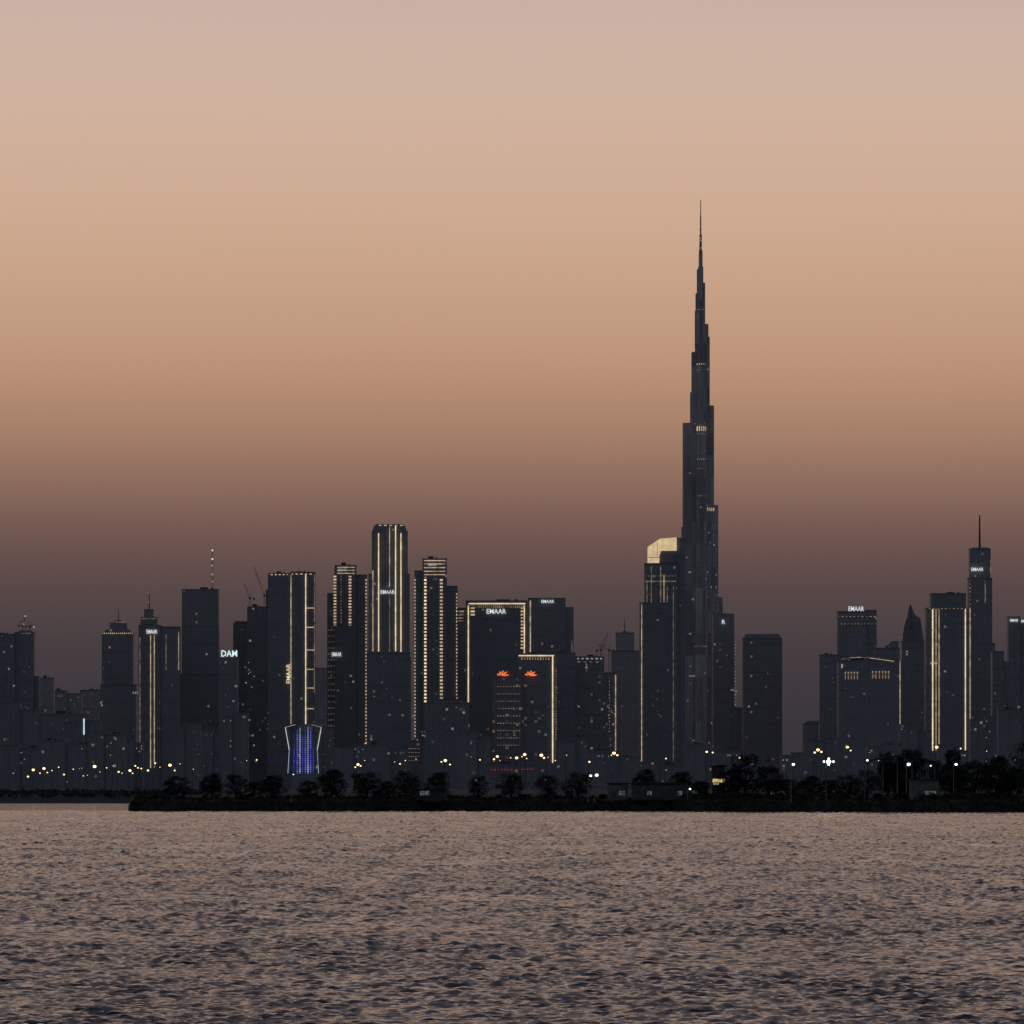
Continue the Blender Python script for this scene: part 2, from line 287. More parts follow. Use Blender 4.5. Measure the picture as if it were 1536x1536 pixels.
for px,y0,m_,w in ((962.5,906,'golddim',1.2),(970.5,872,'goldlow',1.2),(991,850,'goldlow',1.6),(996,862,'golddim',.9),(1001,880,'goldlow',1.0),(977,850,'goldlow',.9),(1010,880,'goldlow',.8)): b.strip(px,y0,1142,w,m_)
b.bar(968,1014,872,1.2,'goldlow'); b.bar(968,1014,864,1,'goldlow',dash=5)
# ---------------------------------------------------------------- supertall with needle spire
BY=8200; bx=1051
root=thing('supertall_tower','tallest tower, stepped on three wings and ending in a thin needle','skyscraper',(X(bx,BY),BY,G))
u=K*BY
def zz(py): return Z(py,BY)-G
def stadium(L,w,ang,n=7):
    pts=[(-w*.2,-w)]+[(L-w+w*math.sin(t),-w*math.cos(t)) for t in [math.pi*k/n for k in range(n+1)]]+[(-w*.2,w)]
    c,s_=math.cos(ang),math.sin(ang); return [(x*c-y*s_,x*s_+y*c) for x,y in pts]
def fins(m,outline,z0,z1):
    P=outline; 
    for i in range(len(P)-1):
        a=Vector(P[i]);b_=Vector(P[i+1]); d=(b_-a).length; n=max(1,int(d/3.2))
        for k in range(n):
            q=a.lerp(b_,(k+.5)/n); m.box(q.x-.28,q.x+.28,q.y-.35,q.y+.35,z0,z1-.8)
wl=[(905,34,9.5),(790,28.5,9),(634,26.5,8.5),(588,15.5,7.5),(528,13.5,6.5),(466,8.5,5),(440,7.5,4.5),(404,5.5,4)]
wr=[(895,33,9.5),(757,26.5,9),(608,20,8.5),(505,13.5,6.5),(486,11.5,6),(424,6.5,4.5)]
wf=[(860,40,10),(700,32,9),(655,26,8),(560,20,7),(515,14,6),(450,9,5)]
for wing,ang,cz in ((wl,math.radians(155),math.cos(math.radians(25))),(wr,math.radians(25),math.cos(math.radians(25))),(wf,math.radians(-88),1)):
    for i,(yt,ext,w) in enumerate(wing):
        zt=zz(yt); zb=-6 if i==0 else zz(wing[i-1][0])-2
        wf_=w*u*.86; L=(ext-w*(1-cz)*.6)/cz*u if cz<1 else ext*u*.7
        L=max(L,wf_*1.02)
        o=stadium(L,wf_,ang); m=MB(); m.loft([[(x,y,zb) for x,y in o],[(x,y,zt) for x,y in o]]); fins(m,o,zb,zt)
        k=1.02; q=zb+25
        while q<zt-8:
            m.loft([[(x*k,y*k,q) for x,y in o],[(x*k,y*k,q+.9) for x,y in o]]); q+=29
        m.build('wing_tier',F['steel'],root)
def ring(o,py,h,mat,k=1.05):
    m=MB(); P=[Vector(p)*k for p in o]; Q=[p*.985 for p in P]; R=P+Q[::-1]
    m.loft([[(v.x,v.y,zz(py+h/2)) for v in R],[(v.x,v.y,zz(py-h/2)) for v in R]])
    m.build('light_band',dashmat(mat,0,3.1),root)
A0=math.radians(-88)
ring(stadium(26*u*.7,8*u*.86,A0),644,7,'golddim',1.03); ring(stadium(26*u*.7,8*u*.86,A0),652,1.2,'goldlow',1.04); ring(stadium(20*u*.7,7*u*.86,A0),547,1.6,'golddim',1.05); ring(stadium(20*u*.7,7*u*.86,A0),556,1.2,'goldlow',1.05)
ring(stadium(32*u*.7,9*u*.86,A0),690,1.3,'goldlow',1.04); ring(stadium(32*u*.7,9*u*.86,A0),704,1,'goldlow',1.04); ring(stadium(40*u*.7,10*u*.86,A0),970,1.2,'goldlow',1.03)
ring(stadium(27*u,9*u*.86,math.radians(25)),764,5,'golddim',1.03); ring(stadium(14*u*.7,6*u*.86,A0),572,1,'goldlow',1.06)
ring(stadium(9*u*.7,5*u*.86,A0),465,1.3,'goldlow',1.3); ring(stadium(32*u*.7,9*u*.86,A0),745,1,'goldlow',1.04)
m=MB(); n=12
def circ(r,z): return [(r*math.cos(2*math.pi*k/n),r*math.sin(2*math.pi*k/n),z) for k in range(n)]
m.loft([circ(6*u,-6),circ(6*u,zz(470)),circ(4.2*u,zz(466)),circ(4.0*u,zz(400))]); m.build('core',F['steel'],root)
m=MB(); m.loft([circ(3.0*u,zz(402)),circ(2.9*u,zz(378)),circ(2.1*u,zz(374)),circ(1.9*u,zz(352))]); pn=m.build('pinnacle',F['steel'],root)
m=MB(); m.loft([circ(1.1*u,zz(354)),circ(.95*u,zz(325)),circ(.65*u,zz(322)),circ(.5*u,zz(300))]); m.build('spire',DK,root)
me=wmesh(1.6*u,1.8*u,E['whitedim'])
for px,py in ((1050,357),(1051,361),(1049,345),(1052,372)):
    o=bpy.data.objects.new('beacon_light',me); C.objects.link(o); o.parent=root; o.location=((px-bx)*u,-3*u,zz(py))
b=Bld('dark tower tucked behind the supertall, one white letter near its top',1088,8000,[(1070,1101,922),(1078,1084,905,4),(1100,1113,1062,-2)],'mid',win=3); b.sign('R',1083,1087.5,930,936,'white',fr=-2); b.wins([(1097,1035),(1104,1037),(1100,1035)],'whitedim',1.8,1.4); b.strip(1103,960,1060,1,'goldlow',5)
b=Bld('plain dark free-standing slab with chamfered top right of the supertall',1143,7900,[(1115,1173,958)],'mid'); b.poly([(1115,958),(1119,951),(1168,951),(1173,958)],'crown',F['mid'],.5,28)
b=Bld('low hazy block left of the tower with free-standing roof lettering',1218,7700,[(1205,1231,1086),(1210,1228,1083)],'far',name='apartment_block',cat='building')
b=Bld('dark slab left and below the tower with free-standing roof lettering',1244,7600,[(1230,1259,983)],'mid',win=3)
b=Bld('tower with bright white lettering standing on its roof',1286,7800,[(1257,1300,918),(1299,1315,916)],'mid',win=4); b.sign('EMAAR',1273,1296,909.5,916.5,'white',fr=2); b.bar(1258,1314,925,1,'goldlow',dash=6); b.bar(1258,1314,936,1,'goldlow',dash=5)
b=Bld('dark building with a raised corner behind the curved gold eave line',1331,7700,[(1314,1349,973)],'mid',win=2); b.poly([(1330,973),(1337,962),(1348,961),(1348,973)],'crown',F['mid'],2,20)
b=Bld('broad block with a curved gold eave line and two rows of hanging warm lights',1302,7300,[(1258,1348,992)],'near',win=3)
P=[(1262,989),(1275,986.5),(1290,986),(1305,987),(1320,989),(1341,992)]
for i,(a,c) in enumerate(zip(P,P[1:])):
    m=MB(); m.tube((b.x(a[0]),-1.5,b.z(a[1])),(b.x(c[0]),-1.5,b.z(c[1])),.4); m.build('eave_light',E['golddim' if i in(1,3,4) else 'goldlow'],b.root)
b.wins([(x,1014) for x in (1268,1272.5,1277,1281.5,1286)]+[(x,1013) for x in (1309,1314,1319,1324,1328.5,1333)],'goldlow',1.4,10)
b.wins([(x,1009) for x in (1268,1272.5,1277,1281.5,1286)]+[(x,1008) for x in (1309,1314,1319,1324,1328.5,1333)],'golddim',1.6,2.4)
b.strip(1263,996,1002,2,'golddim')
b=Bld('very thin gold edged slab right of the curved eave line',1352,7600,[(1348,1356,992)],'mid'); b.strip(1350,992,1132,1.1,'golddim')
b=Bld('pointed sail shaped tower left of the bright twin gold lines',1369,8100,[(1353,1386,962)],'mid',win=3)
for sx,pts in ((0,[(1353,962),(1356,940),(1361,922),(1365,904),(1368,962)]),(1,[(1368,962),(1366,906),(1373,922),(1381,927),(1384,945),(1386,962)])): b.poly(pts,'crown',F['mid'],2+sx*3,22)
m=MB()
for q in (1360,1364.5,1372,1378): m.box(b.x(q)-.3,b.x(q)+.3,1.2,1.9,b.z(962),b.z(930))
m.build('rib',CONC,b.root)
b=Bld('tower with the brightest paired gold lines near the right edge',1423,7400,[(1390,1458,913,0),(1397,1449,891,4)],'near',win=3,depth=36)
for px,w,m_ in ((1399,1.7,'gold'),(1404,1.0,'golddim'),(1408.5,1.1,'golddim'),(1448,1.5,'gold'),(1455,1.1,'golddim')): b.strip(px,914,1126,w,m_)
b.bar(1392,1457,913,1,'goldlow',dash=6); b.bar(1396,1406,995,2.4,'golddim',fr=-2)
for y in (930,945): b.bar(1398,1410,y,1,'goldlow')
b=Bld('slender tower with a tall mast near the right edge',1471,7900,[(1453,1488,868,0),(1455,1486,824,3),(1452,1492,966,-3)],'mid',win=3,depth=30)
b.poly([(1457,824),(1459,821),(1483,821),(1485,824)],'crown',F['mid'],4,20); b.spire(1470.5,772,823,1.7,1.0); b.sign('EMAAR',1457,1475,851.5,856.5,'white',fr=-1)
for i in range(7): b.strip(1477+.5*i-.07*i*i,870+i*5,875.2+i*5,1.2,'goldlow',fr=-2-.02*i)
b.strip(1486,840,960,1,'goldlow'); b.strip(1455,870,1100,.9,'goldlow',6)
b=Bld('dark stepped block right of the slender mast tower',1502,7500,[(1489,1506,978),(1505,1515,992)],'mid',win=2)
b=Bld('dark slab at the right edge with two small white letterings near its top',1526,7700,[(1513,1530,926,0),(1530,1560,929,3)],'near',win=3); b.sign('EMAAR',1515,1527,928.5,932.5,'white'); b.sign('EMAAR',1532,1544,929.5,933.5,'white')
low=[(132,186,1098,'right of the bright vertical pale sign'),(184,214,1108,'below the ringed crown tower'),(262,300,1090,'below the plain block with the crane mast'),(298,336,1096,'left of the cut-off white lettering foot'),
(334,372,1075,'below the cut-off white lettering'),(472,500,1098,'right of the blue lit flaring block'),(498,552,1122,'below the ladder lit twin slab'),(548,612,1118,'below the long gold lined shaft'),
(688,736,1098,'below the left gold line of the framed slab'),(834,880,1112,'right of the gold edged tower foot'),(878,960,1128,'below the many lit rooms'),(958,1030,1144,'below the gold crowned tower'),
(1028,1116,1118,'below the supertall'),(1112,1176,1140,'below the chamfered slab'),(1172,1210,1134,'in the open gap right of the chamfered slab'),(1208,1262,1112,'below the left end of the curved eave'),(1300,1352,1120,'below the hanging warm lights'),
(1350,1396,1088,'below the sail shaped tower'),(1408,1450,1118,'between the bright gold lines'),(1456,1500,1080,'below the slender mast tower'),(1498,1556,1066,'below the right edge slab'),(-20,64,1118,'at the bottom of the left edge'),(60,136,1112,'below the bright vertical pale sign')]
for i,(a,c,y,w) in enumerate(low):
    mid_=a+(c-a)*random.uniform(.35,.65)
    b=Bld('low dark block '+w,(a+c)/2,6500 if i%2 else 6300,[(a,mid_,y),(mid_,c,y+random.choice((5,9,-4)))],'low' ,name='low_rise_block',cat='building',depth=22,win=4,wmat=random.choice(('goldlow','golddim','whitedim')),ledge=False,fins=11)
# ---------------------------------------------------------------- cranes
def crane(label,px,y0,y1,tip,Y,lights=()):
    s=K*Y; r=thing('tower_crane',label,'crane',(X(px,Y),Y+12,Z(y0,Y)),'construction cranes on the towers')
    z=lambda py:(y0-py)*s; xx=lambda p:(p-px)*s
    def lattice(p,q,w,name,mat=DK):
        p=Vector(p);q=Vector(q);m=MB(); d=(q-p); n=max(2,int(d.length/(w*2.2))); e=d.normalized().cross(Vector((0,1,0))).normalized()*w*.5; f=Vector((0,w*.5,0))
        for sa in (-1,1):
            for sb in (-1,1): m.tube(p+e*sa+f*sb,q+e*sa+f*sb,w*.13,n=4)
        for k in range(n):
            a=p+d*(k/n); c=p+d*((k+1)/n); sg=1 if k%2 else -1
            for sb in (-1,1): m.tube(a+e*sg+f*sb,c-e*sg+f*sb,w*.09,n=4)
        m.build(name,mat,r)
    lattice((0,0,-2),(0,0,z(y1)),1.7,'mast')
    if tip:
        lattice((0,0,z(y1)),(xx(tip[0]),0,z(tip[1])),1.3,'jib')
        sg=-1 if tip[0]>px else 1
        lattice((0,0,z(y1)),(sg*6,0,z(y1)+.5),1.3,'counter_jib'); m=MB(); m.box(sg*6-1.2,sg*6+1.2,-1,1,z(y1)-2,z(y1)+.5); m.box(sg*6-.9,sg*6+.9,-1.2,1.2,z(y1)-2.6,z(y1)-2.01); m.build('counterweight',CONC,r)
        m=MB(); m.tube((0,0,z(y1)),(sg*2,0,z(y1)+7),.25); m.tube((sg*2,0,z(y1)+7),(xx(tip[0])*.8,0,z(y1)+(z(tip[1])-z(y1))*.8),.12); m.tube((sg*2,0,z(y1)+7),(sg*6,0,z(y1)+.5),.12); m.build('tie_bar',DK,r)
        m=MB(); m.box(-1.3,1.3,-2.4,-.9,z(y1)-1.2,z(y1)+1.4); m.box(-1.0,1.0,-2.8,-2.41,z(y1)-.8,z(y1)+.9); m.build('cab',DK,r)
    for lx_,ly,mt in lights:
        m=MB(); m.ball((xx(lx_),-1.6,z(ly)),1.3 if mt not in('red','reddim') else 1.0); m.build('warning_light',E[mt],r)
crane('upright crane mast with a column of white lights on the plain dark block',318,885,822,None,7600,[(318,825,'white'),(318,838,'white'),(317.5,848,'whitedim'),(318,861,'whitedim'),(318,854,'reddim'),(318.5,872,'golddim')])
crane('thin crane leaning left above the shouldered dark tower',374,911,897,(366,876),7650,[(375,912,'whitedim')])
crane('taller crane leaning left beside the broad gold lettered tower',396,906,893,(380,849),7650)
crane('small crane with lights on the leftmost tower, jib pointing up right',33,946,938,(38,922),7800,[(37,924,'whitedim'),(34,936,'golddim')])
crane('small crane with level jib on the leftmost tower',44,945,939,(52,938),7810,[(50,940,'golddim')])
crane('faint crane above the apartment block with white roof lights',902,986,975,(912,950),7350)
crane('second faint crane right of the one above the lit roof',914,1010,975,(898,966),7400)
# ---------------------------------------------------------------- ground and far shore
def grid(name,xs,ys,zf,mat):
    XX,YY=np.meshgrid(xs,ys); ZZ=zf(XX,YY); v=np.stack([XX,YY,ZZ],-1).reshape(-1,3).astype(np.float32)
    r,c=XX.shape; idx=np.arange(r*c).reshape(r,c); q=np.stack([idx[:-1,:-1],idx[:-1,1:],idx[1:,1:],idx[1:,:-1]],-1).reshape(-1,4)
    return rawmesh(name,v,q,mat)
def rawmesh(name,v,q,mat,smooth=True):
    me=bpy.data.meshes.new(name); me.vertices.add(len(v)); me.vertices.foreach_set('co',v.ravel()); n=len(q)
    me.loops.add(n*4); me.loops.foreach_set('vertex_index',q.ravel().astype(np.int32)); me.polygons.add(n)
    me.polygons.foreach_set('loop_start',np.arange(n,dtype=np.int32)*4); 
    me.polygons.foreach_set('use_smooth',np.full(n,smooth)); me.update(calc_edges=True); me.validate()
    me.materials.append(mat); o=bpy.data.objects.new(name,me); C.objects.link(o); return o
ys=np.array([3440,3446,3452,3460,3475,3500,3600,3800,4500,6000,9000,15000,30000,60000.])
def gz(x,y): 
    t=np.clip((y-3446)/40,0,1); return -1+t*7+np.clip((y-3500)/1000,0,1)*2.5+.5*np.sin(x*.05)*(y<3600)*t
tag(grid('ground',np.concatenate([np.linspace(-30000,-900,12),np.linspace(-860,900,140),np.linspace(1000,30000,12)]),ys,gz,SHORE),'flat dark mainland under the skyline',None,kind='structure')
def leaves(m,c,r,n,size,flat=.7):
    for _ in range(n):
        d=Vector((random.gauss(0,1),random.gauss(0,1),random.gauss(0,1))).normalized()*random.uniform(.35,1)**.6
        p=Vector((c[0]+d.x*r,c[1]+d.y*r,c[2]+d.z*r*flat)); a=Vector((random.gauss(0,1),random.gauss(0,1),random.gauss(0,1))).normalized(); b_=a.orthogonal().normalized()
        s=size*random.uniform(.6,1.3); i=len(m.v); m.v+=[tuple(p-a*s),tuple(p+b_*s*.6),tuple(p+a*s),tuple(p-b_*s*.6)]; m.f.append((i,i+1,i+2,i+3))
m=MB()
for k in range(800):
    px=random.uniform(-120,300); Yk=random.uniform(3465,3560); leaves(m,(X(px,Yk),Yk,6.2+random.uniform(-1.5,1.2)),random.uniform(1.2,3.0),14,1.0)
tag(m.build('scrub',SCRUB),'dense low scrub along the far left shore','scrub',kind='stuff')
# ---------------------------------------------------------------- near island
def shoreY(px): return 2234-110*np.clip((px-900)/450,0,1)+9*np.sin(px*.021)+6*np.sin(px*.07)+3*np.sin(px*.19)
rng=np.random.RandomState(3)
pxs=np.concatenate([np.arange(180,240,3),np.arange(240,2300,5)]).astype(float); offs=np.array([-8,-4,0,2,4,6,9,13,18,26,40,80,160,320,700.])
def isl():
    V=[];
    for o in offs:
        for px in pxs:
            y=shoreY(px)+o; e=np.clip((px-190)/9,0,1)
            z=-2+np.clip((o+4)/14,0,1)*6.4*e+np.clip((o-10)/60,0,1)*1.2*e
            if -4<o<60: z+=rng.uniform(-.35,.35)
            V.append((X(px,y),y,z))
    v=np.array(V,dtype=np.float32); r,c=len(offs),len(pxs); idx=np.arange(r*c).reshape(r,c); q=np.stack([idx[:-1,:-1],idx[:-1,1:],idx[1:,1:],idx[1:,:-1]],-1).reshape(-1,4)
    return rawmesh('island',v,q,EARTH,False)
tag(isl(),'low dark island bank across the middle distance',None,kind='structure')
IZ=4.6
m=MB()
for k in range(1700):
    px=random.uniform(193,1640); o=random.uniform(-3.5,9)+random.choice((0,0,0,-2)); y=float(shoreY(px))+o; z=-2+min(1,max(0,(o+4)/14))*6.4+(1.8 if o<-3 else 0); r=random.uniform(.35,.9)
    i0=len(m.v); m.ball((X(px,y),y,z),r,5,4,.7)
    for j in range(i0,len(m.v)): a=m.v[j]; m.v[j]=(a[0]+random.uniform(-.2,.2)*r,a[1]+random.uniform(-.2,.2)*r,a[2]+random.uniform(-.2,.2)*r)
tag(m.build('shore_rocks',ROCK),'dark boulders heaped along the waterline of the island','rocks',kind='stuff')
m=MB()
for k in range(1900):
    px=random.uniform(200,1600); o=random.uniform(5,60); y=float(shoreY(px))+o
    hh=.5+.8*math.sin(px*.013)+.6*math.sin(px*.031+1)+(.6 if px>1100 else 0); leaves(m,(X(px,y),y,IZ+random.uniform(-.6,max(.3,.7+hh))),random.uniform(.6,1.5),12,.5)
tag(m.build('ground_shrubbery',LEAF),'low dark planting covering the top of the island bank','shrubs',kind='stuff')
# trees
def tree_meshes(seed,kind):
    random.seed(seed); t=MB(); cr=MB()
    t.tube((0,0,-.06),(.01,0,.3),.04,.028,7)
    for k in range(6):
        a=k*1.05+random.random(); r=random.uniform(.12,.26); z=random.uniform(.45,.66); e=(r*math.cos(a),r*math.sin(a),z); s0=(.01,0,random.uniform(.18,.28)); md=(e[0]*.5,e[1]*.5,z*.55+.12)
        t.tube(s0,md,.018,.012,5); t.tube(md,e,.012,.005,5)
    for k in range(84):          # overlapping leaf clumps, low skirt to a rounded top
        a=random.uniform(0,6.28); zc=random.uniform(.14,.86); w=math.sqrt(max(.03,1-((zc-.46)/.46)**2)); rr=.41*random.random()**.5*w*(1 if kind==0 else .9)
        leaves(cr,(rr*math.cos(a),rr*math.sin(a),zc),random.uniform(.08,.13),64,.017,.85)
    a=t.mesh('trunk'); a.materials.append(BARK); c=cr.mesh('crown'); c.materials.append(LEAF if kind==0 else LEAF2); return a,c
TM=[tree_meshes(40+i,i%2) for i in range(6)]
random.seed(11)
trees=[(265,1162,50,'standing alone nearest the left tip of the island'),(318,1159,48,'second tall one from the left tip of the island'),(354,1160,44,'third tall one from the left tip of the island'),(408,1161,54,'just left of the blue lit flaring block'),(462,1169,36,'low, right under the blue lit flaring block'),(497,1152,56,'just right of the blue lit flaring block'),
(550,1156,62,'wide, below the long gold lined shaft'),(609,1155,54,'right of the wide one below the gold lined shaft'),(656,1157,50,'below the rung-lit tower'),(717,1162,42,'small and round, below the left end of the red band'),(766,1158,54,'round, below the red lit band'),(821,1161,46,'between the red band and the gold edged tower'),(867,1156,56,'below the row of white roof lights'),
(968,1152,50,'beside the pale hut, below the gold crowned tower'),(1022,1156,46,'below the left wing of the supertall'),(1118,1128,76,'tallest crown right of the supertall'),(1154,1146,56,'lower crown leaning on the tallest tree'),(1215,1162,48,'between the first white lamp and the floodlight'),(1272,1160,48,'just right of the floodlight'),
(1332,1126,54,'left one of the pair above the pavilion roof'),(1368,1121,60,'right one of the pair above the pavilion roof'),(1428,1120,42,'thin, below the bright paired gold lines'),(1462,1137,58,'low, between the pavilion and the right edge'),(1494,1131,66,'broad, near the right edge'),(1538,1106,56,'cut by the right edge of the photo'),(1403,1139,46,'small, behind the right end of the pavilion'),
(380,1172,34,'low, filling the gap left of the blue block trees'),(582,1170,34,'low, right of the wide tree'),
(996,1171,34,'low, behind the long shed'),(1052,1170,34,'low, left of the yellow kiosk'),(1094,1151,48,'left shoulder of the tallest tree'),(1188,1167,46,'low, around the first white lamp post'),
(1244,1169,44,'low, under the floodlight'),(1300,1152,46,'at the left end of the pavilion'),(1350,1141,54,'behind the middle of the pavilion'),(1442,1151,46,'low, right of the pavilion lamp post'),(1516,1147,54,'low, left of the one cut by the edge')]
for i,(px,yt,w,l) in enumerate(trees):
    far=px>1310; Y=float(shoreY(px))+(95 if far else random.uniform(28,60)); s=K*Y
    base=IZ+.5; hgt=Z(yt,Y)-base; r=thing('tree','dark leafy tree '+l,'tree',(X(px,Y),Y,base)); tm,cm=TM[i%6]
    r.rotation_euler.z=random.uniform(0,6.28); wd=w*s/.95
    for nme,me in (('trunk',tm),('crown',cm)):
        o=bpy.data.objects.new(nme,me); C.objects.link(o); o.parent=r; o.scale=(wd,wd,hgt/.95)
SH=[]
for i in range(3):
    q=MB()
    for k in range(16): a=random.uniform(0,6.28); rr=random.uniform(0,.8); leaves(q,(rr*math.cos(a),rr*math.sin(a),random.uniform(.1,.8)),.3,34,.10)
    me=q.mesh('shrub'); me.materials.append(LEAF); SH.append(me)
for i in range(70):
    px=225+i*19+random.uniform(-9,9); Y=float(shoreY(px))+random.uniform(20,34); sc=random.uniform(1.4,3.0) if px<1090 else random.uniform(2.4,4.2)
    o=bpy.data.objects.new('shrub',SH[i%3]); C.objects.link(o); o.location=(X(px,Y),Y,IZ+.3); o.scale=(sc*1.4,sc,sc*.8); o.rotation_euler.z=random.uniform(0,6)
    if 905<px<1095: o.scale=(2.2,2,.9)
    tag(o,'dark rounded shrub among the trees along the island bank','shrub','shrubs along the island bank')
# island buildings
def hut(label,x0,x1,yt,Y,name='hut',cat='building',mat=PALE,doors=(),lit=None,litrect=None,over=.6,depth=7):
    r=thing(name,label,cat,(X((x0+x1)/2,Y),Y,IZ+.9)); w=(x1-x0)*K*Y/2; h=Z(yt,Y)-IZ-.9
    m=MB(); m.box(-w,w,0,depth,-.9,h); m.box(-w-.06,w+.06,-.06,depth+.06,-.9,.3); m.build('wall',mat,r)
    m=MB(); m.box(-w-over,w+over,-over,depth+over,h+.003,h+.3); m.box(-w-over+.2,w+over-.2,-over+.2,depth+over-.2,h+.3,h+.45); m.build('roof',ROOFM,r)
    for d in doors:
        x=-w+2*w*d; m=MB(); m.box(x-.5,x+.5,-.12,-.065,.3,2.4); dd=m.build('door',DK,r); m=MB(); m.box(x-.62,x-.51,-.15,-.03,.3,2.5); m.box(x+.51,x+.62,-.15,-.03,.3,2.5); m.box(x-.62,x+.62,-.15,-.03,2.51,2.62); m.build('door_frame',SHED,dd)
    if lit:
        for a,c in litrect:
            m=MB(); m.box(-w+2*w*a,-w+2*w*c,-.14,-.07,.9,min(h-.3,2.6)); wdo=m.build('window',E[lit],r); m=MB()
            m.box(-w+2*w*a-.1,-w+2*w*c+.1,-.2,-.065,.75,.895); m.box(-w+w*(a+c)-.06,-w+w*(a+c)+.06,-.19,-.145,.9,min(h-.3,2.6)); m.build('frame',DK,wdo)
    return r
hut('small pale hut left of the long low shed, under the trees',912,942,1176,2232,doors=(.3,),lit='interior',litrect=((.55,.85),))
hut('long low dark shed with a flat roof on the island',948,1062,1176,2228,'shed',mat=SHED,doors=(.1,.5),lit='interior',litrect=((.2,.26),(.6,.66),(.8,.86)))
r=hut('glowing yellow kiosk above the right end of the long shed',1068,1088,1149,2250,'kiosk',mat=CONCD)
m=MB(); m.box(-2.4,2.4,-.3,-.1,6.0,7.4); m.build('lit_panel',E['kiosk'],r); m=MB(); m.box(-2.1,.2,-.3,-.1,5.0,5.7); m.build('lit_panel',E['golddim'],r)
hut('low hut with green tinted glow right of the tallest tree',1150,1182,1172,2215,'hut',mat=CONCD,lit='interior',litrect=((.1,.4),(.5,.9)))
hut('low pale hut in front of the pavilion columns',1366,1408,1170,2140,'hut',doors=(.3,),lit='interior',litrect=((.5,.9),))
hut('dim low shed with a faint lit window, below the rung-lit tower',620,668,1185,2246,'shed',mat=CONCD,lit='interior',litrect=((.2,.5),))
Y=2200; r=thing('pavilion','long open pavilion with a shallow arched roof on thin columns','pavilion',(X(1352,Y),Y,IZ+.9))
hs=K*Y; m=MB(); 
top=[((1300+100*t-1352)*hs+0, Z(1142-9*math.sin(math.pi*t),Y)-IZ-.9) for t in [k/14 for k in range(15)]]
top=[(x*1.08,z) for x,z in top]; m.prism(top+[(x,z-.7) for x,z in top[::-1]],-2,14); m.build('roof',ROOFM,r)
for px in (1302,1324,1346,1368,1390,1402):
    m=MB(); t=(px-1300)/100; zt=Z(1142-9*math.sin(math.pi*min(1,max(0,t))),Y)-IZ-1.5; x=(px-1352)*hs; m.tube((x,0,-.4),(x,0,zt),.28,.22,8); m.tube((x,0,-.4),(x,0,.25),.5,.42,8); m.tube((x,0,zt-.5),(x,0,zt-.02),.24,.6,8); m.build('column',PALE,r)
Y=2215; r=thing('canopy','second dark flat canopy at the right edge behind the trees','pavilion',(X(1470,Y),Y,IZ+.9)); hs=K*Y
m=MB(); m.box(-10,22,0,9,Z(1160,Y)-IZ-1.5,Z(1160,Y)-IZ-.9); m.box(-9.5,21.5,.5,8.5,Z(1160,Y)-IZ-.89,Z(1160,Y)-IZ-.5); m.build('roof',ROOFM,r)
for x in (-9,-3,3,9,15,21): m=MB(); m.tube((x,1,-.5),(x,1,Z(1160,Y)-IZ-1.5),.2,.18,8); m.build('column',PALE,r)
r=thing('railing','low post and rail railing along the water below the long shed','railing',(X(1010,2222),2216,IZ-.2))
for k in range(46):
    m=MB(); x=-26+k*1.15; m.box(x-.06,x+.06,-.06,.06,0,1.25); m.box(x-.1,x+.1,-.1,.1,-.3,.1); m.build('post',CONCD,r)
for z in (.55,1.2): m=MB(); m.box(-26.2,26.2,-.12,-.065,z-.04,z+.04); m.box(-26.2,26.2,.065,.1,z-.03,z+.03); m.build('rail',CONCD,r)
# ---------------------------------------------------------------- lamps
def lampparts(h,rad,mat,arm=.9):
    p=MB(); p.tube((0,0,-.5),(0,0,h),.16 if h<14 else .28,.09 if h<14 else .16,6); p.tube((0,0,-.5),(0,0,.6),.3,.22,6)
    a=MB(); a.tube((0,0,h-.05),(arm,-.3,h+.25),.08,.06,5)
    l=MB(); l.ball((arm,-.3,h+.1),rad,10,7,.8)
    hd=MB(); hd.tube((arm,-.3,h+.1+rad*.75),(arm,-.3,h+.35+rad*.75),rad*.6,rad*.3,8)
    out=[]
    for n_,q,mt in (('pole',p,CONC if h<14 else DK),('arm',a,DK),('lamp',l,E[mat]),('lamp_cap',hd,DK)):
        me=q.mesh(n_); me.materials.append(mt); out.append((n_,me))
    return out
def lamp(label,px,py,Y,base,rad,mat,group=None,arm=.9):
    h=Z(py,Y)-base; r=thing('street_lamp',label,'street lamp',(X(px,Y)-arm,Y,base),group)
    for n_,me in lampparts(h,rad,mat,arm):
        o=bpy.data.objects.new(n_,me); C.objects.link(o); o.parent=r
    return r,h
for px,py,rad,l in ((1190,1147,.55,'first white lamp post right of the tallest tree'),(1301,1141,.42,'white lamp post at the left end of the pavilion'),(1363,1147,.68,'white lamp in the middle of the pavilion front'),(1396,1149,.3,'dim white lamp at the right end of the pavilion'),(1434,1147,.55,'white lamp post right of the pavilion'),(440,1162,.22,'thin lamp post under the blue lit flaring block'),(895,1163,.65,'bright white lamp between trees left of the pale hut'),(886,1164,.5,'second bright white lamp left of the pale hut'),(1035,1184,.4,'low white lamp in front of the long shed')):
    lamp(l,px,py,2160. if px>1180 else 2222.,IZ-.3,rad,'lampw')
r,h=lamp('brightest white floodlight on a post, reflected in the water',1243,1143,2150.,IZ-.3,.8,'flood')
m=MB(); m.tube((-.6,-.3,h+.1),(2.4,-.3,h+.1),.1,n=6); m.build('crossbar',DK,r)
for dx,dz in ((-.9,.05),(2.7,.05),(.9,1.15),(.9,-1.1)):  # added lamp heads set crosswise to shape a star-like glare
    m=MB(); m.ball((dx,-.4,h+.1+dz),.42,8,6); m.build('lamp',E['lampw'],r)
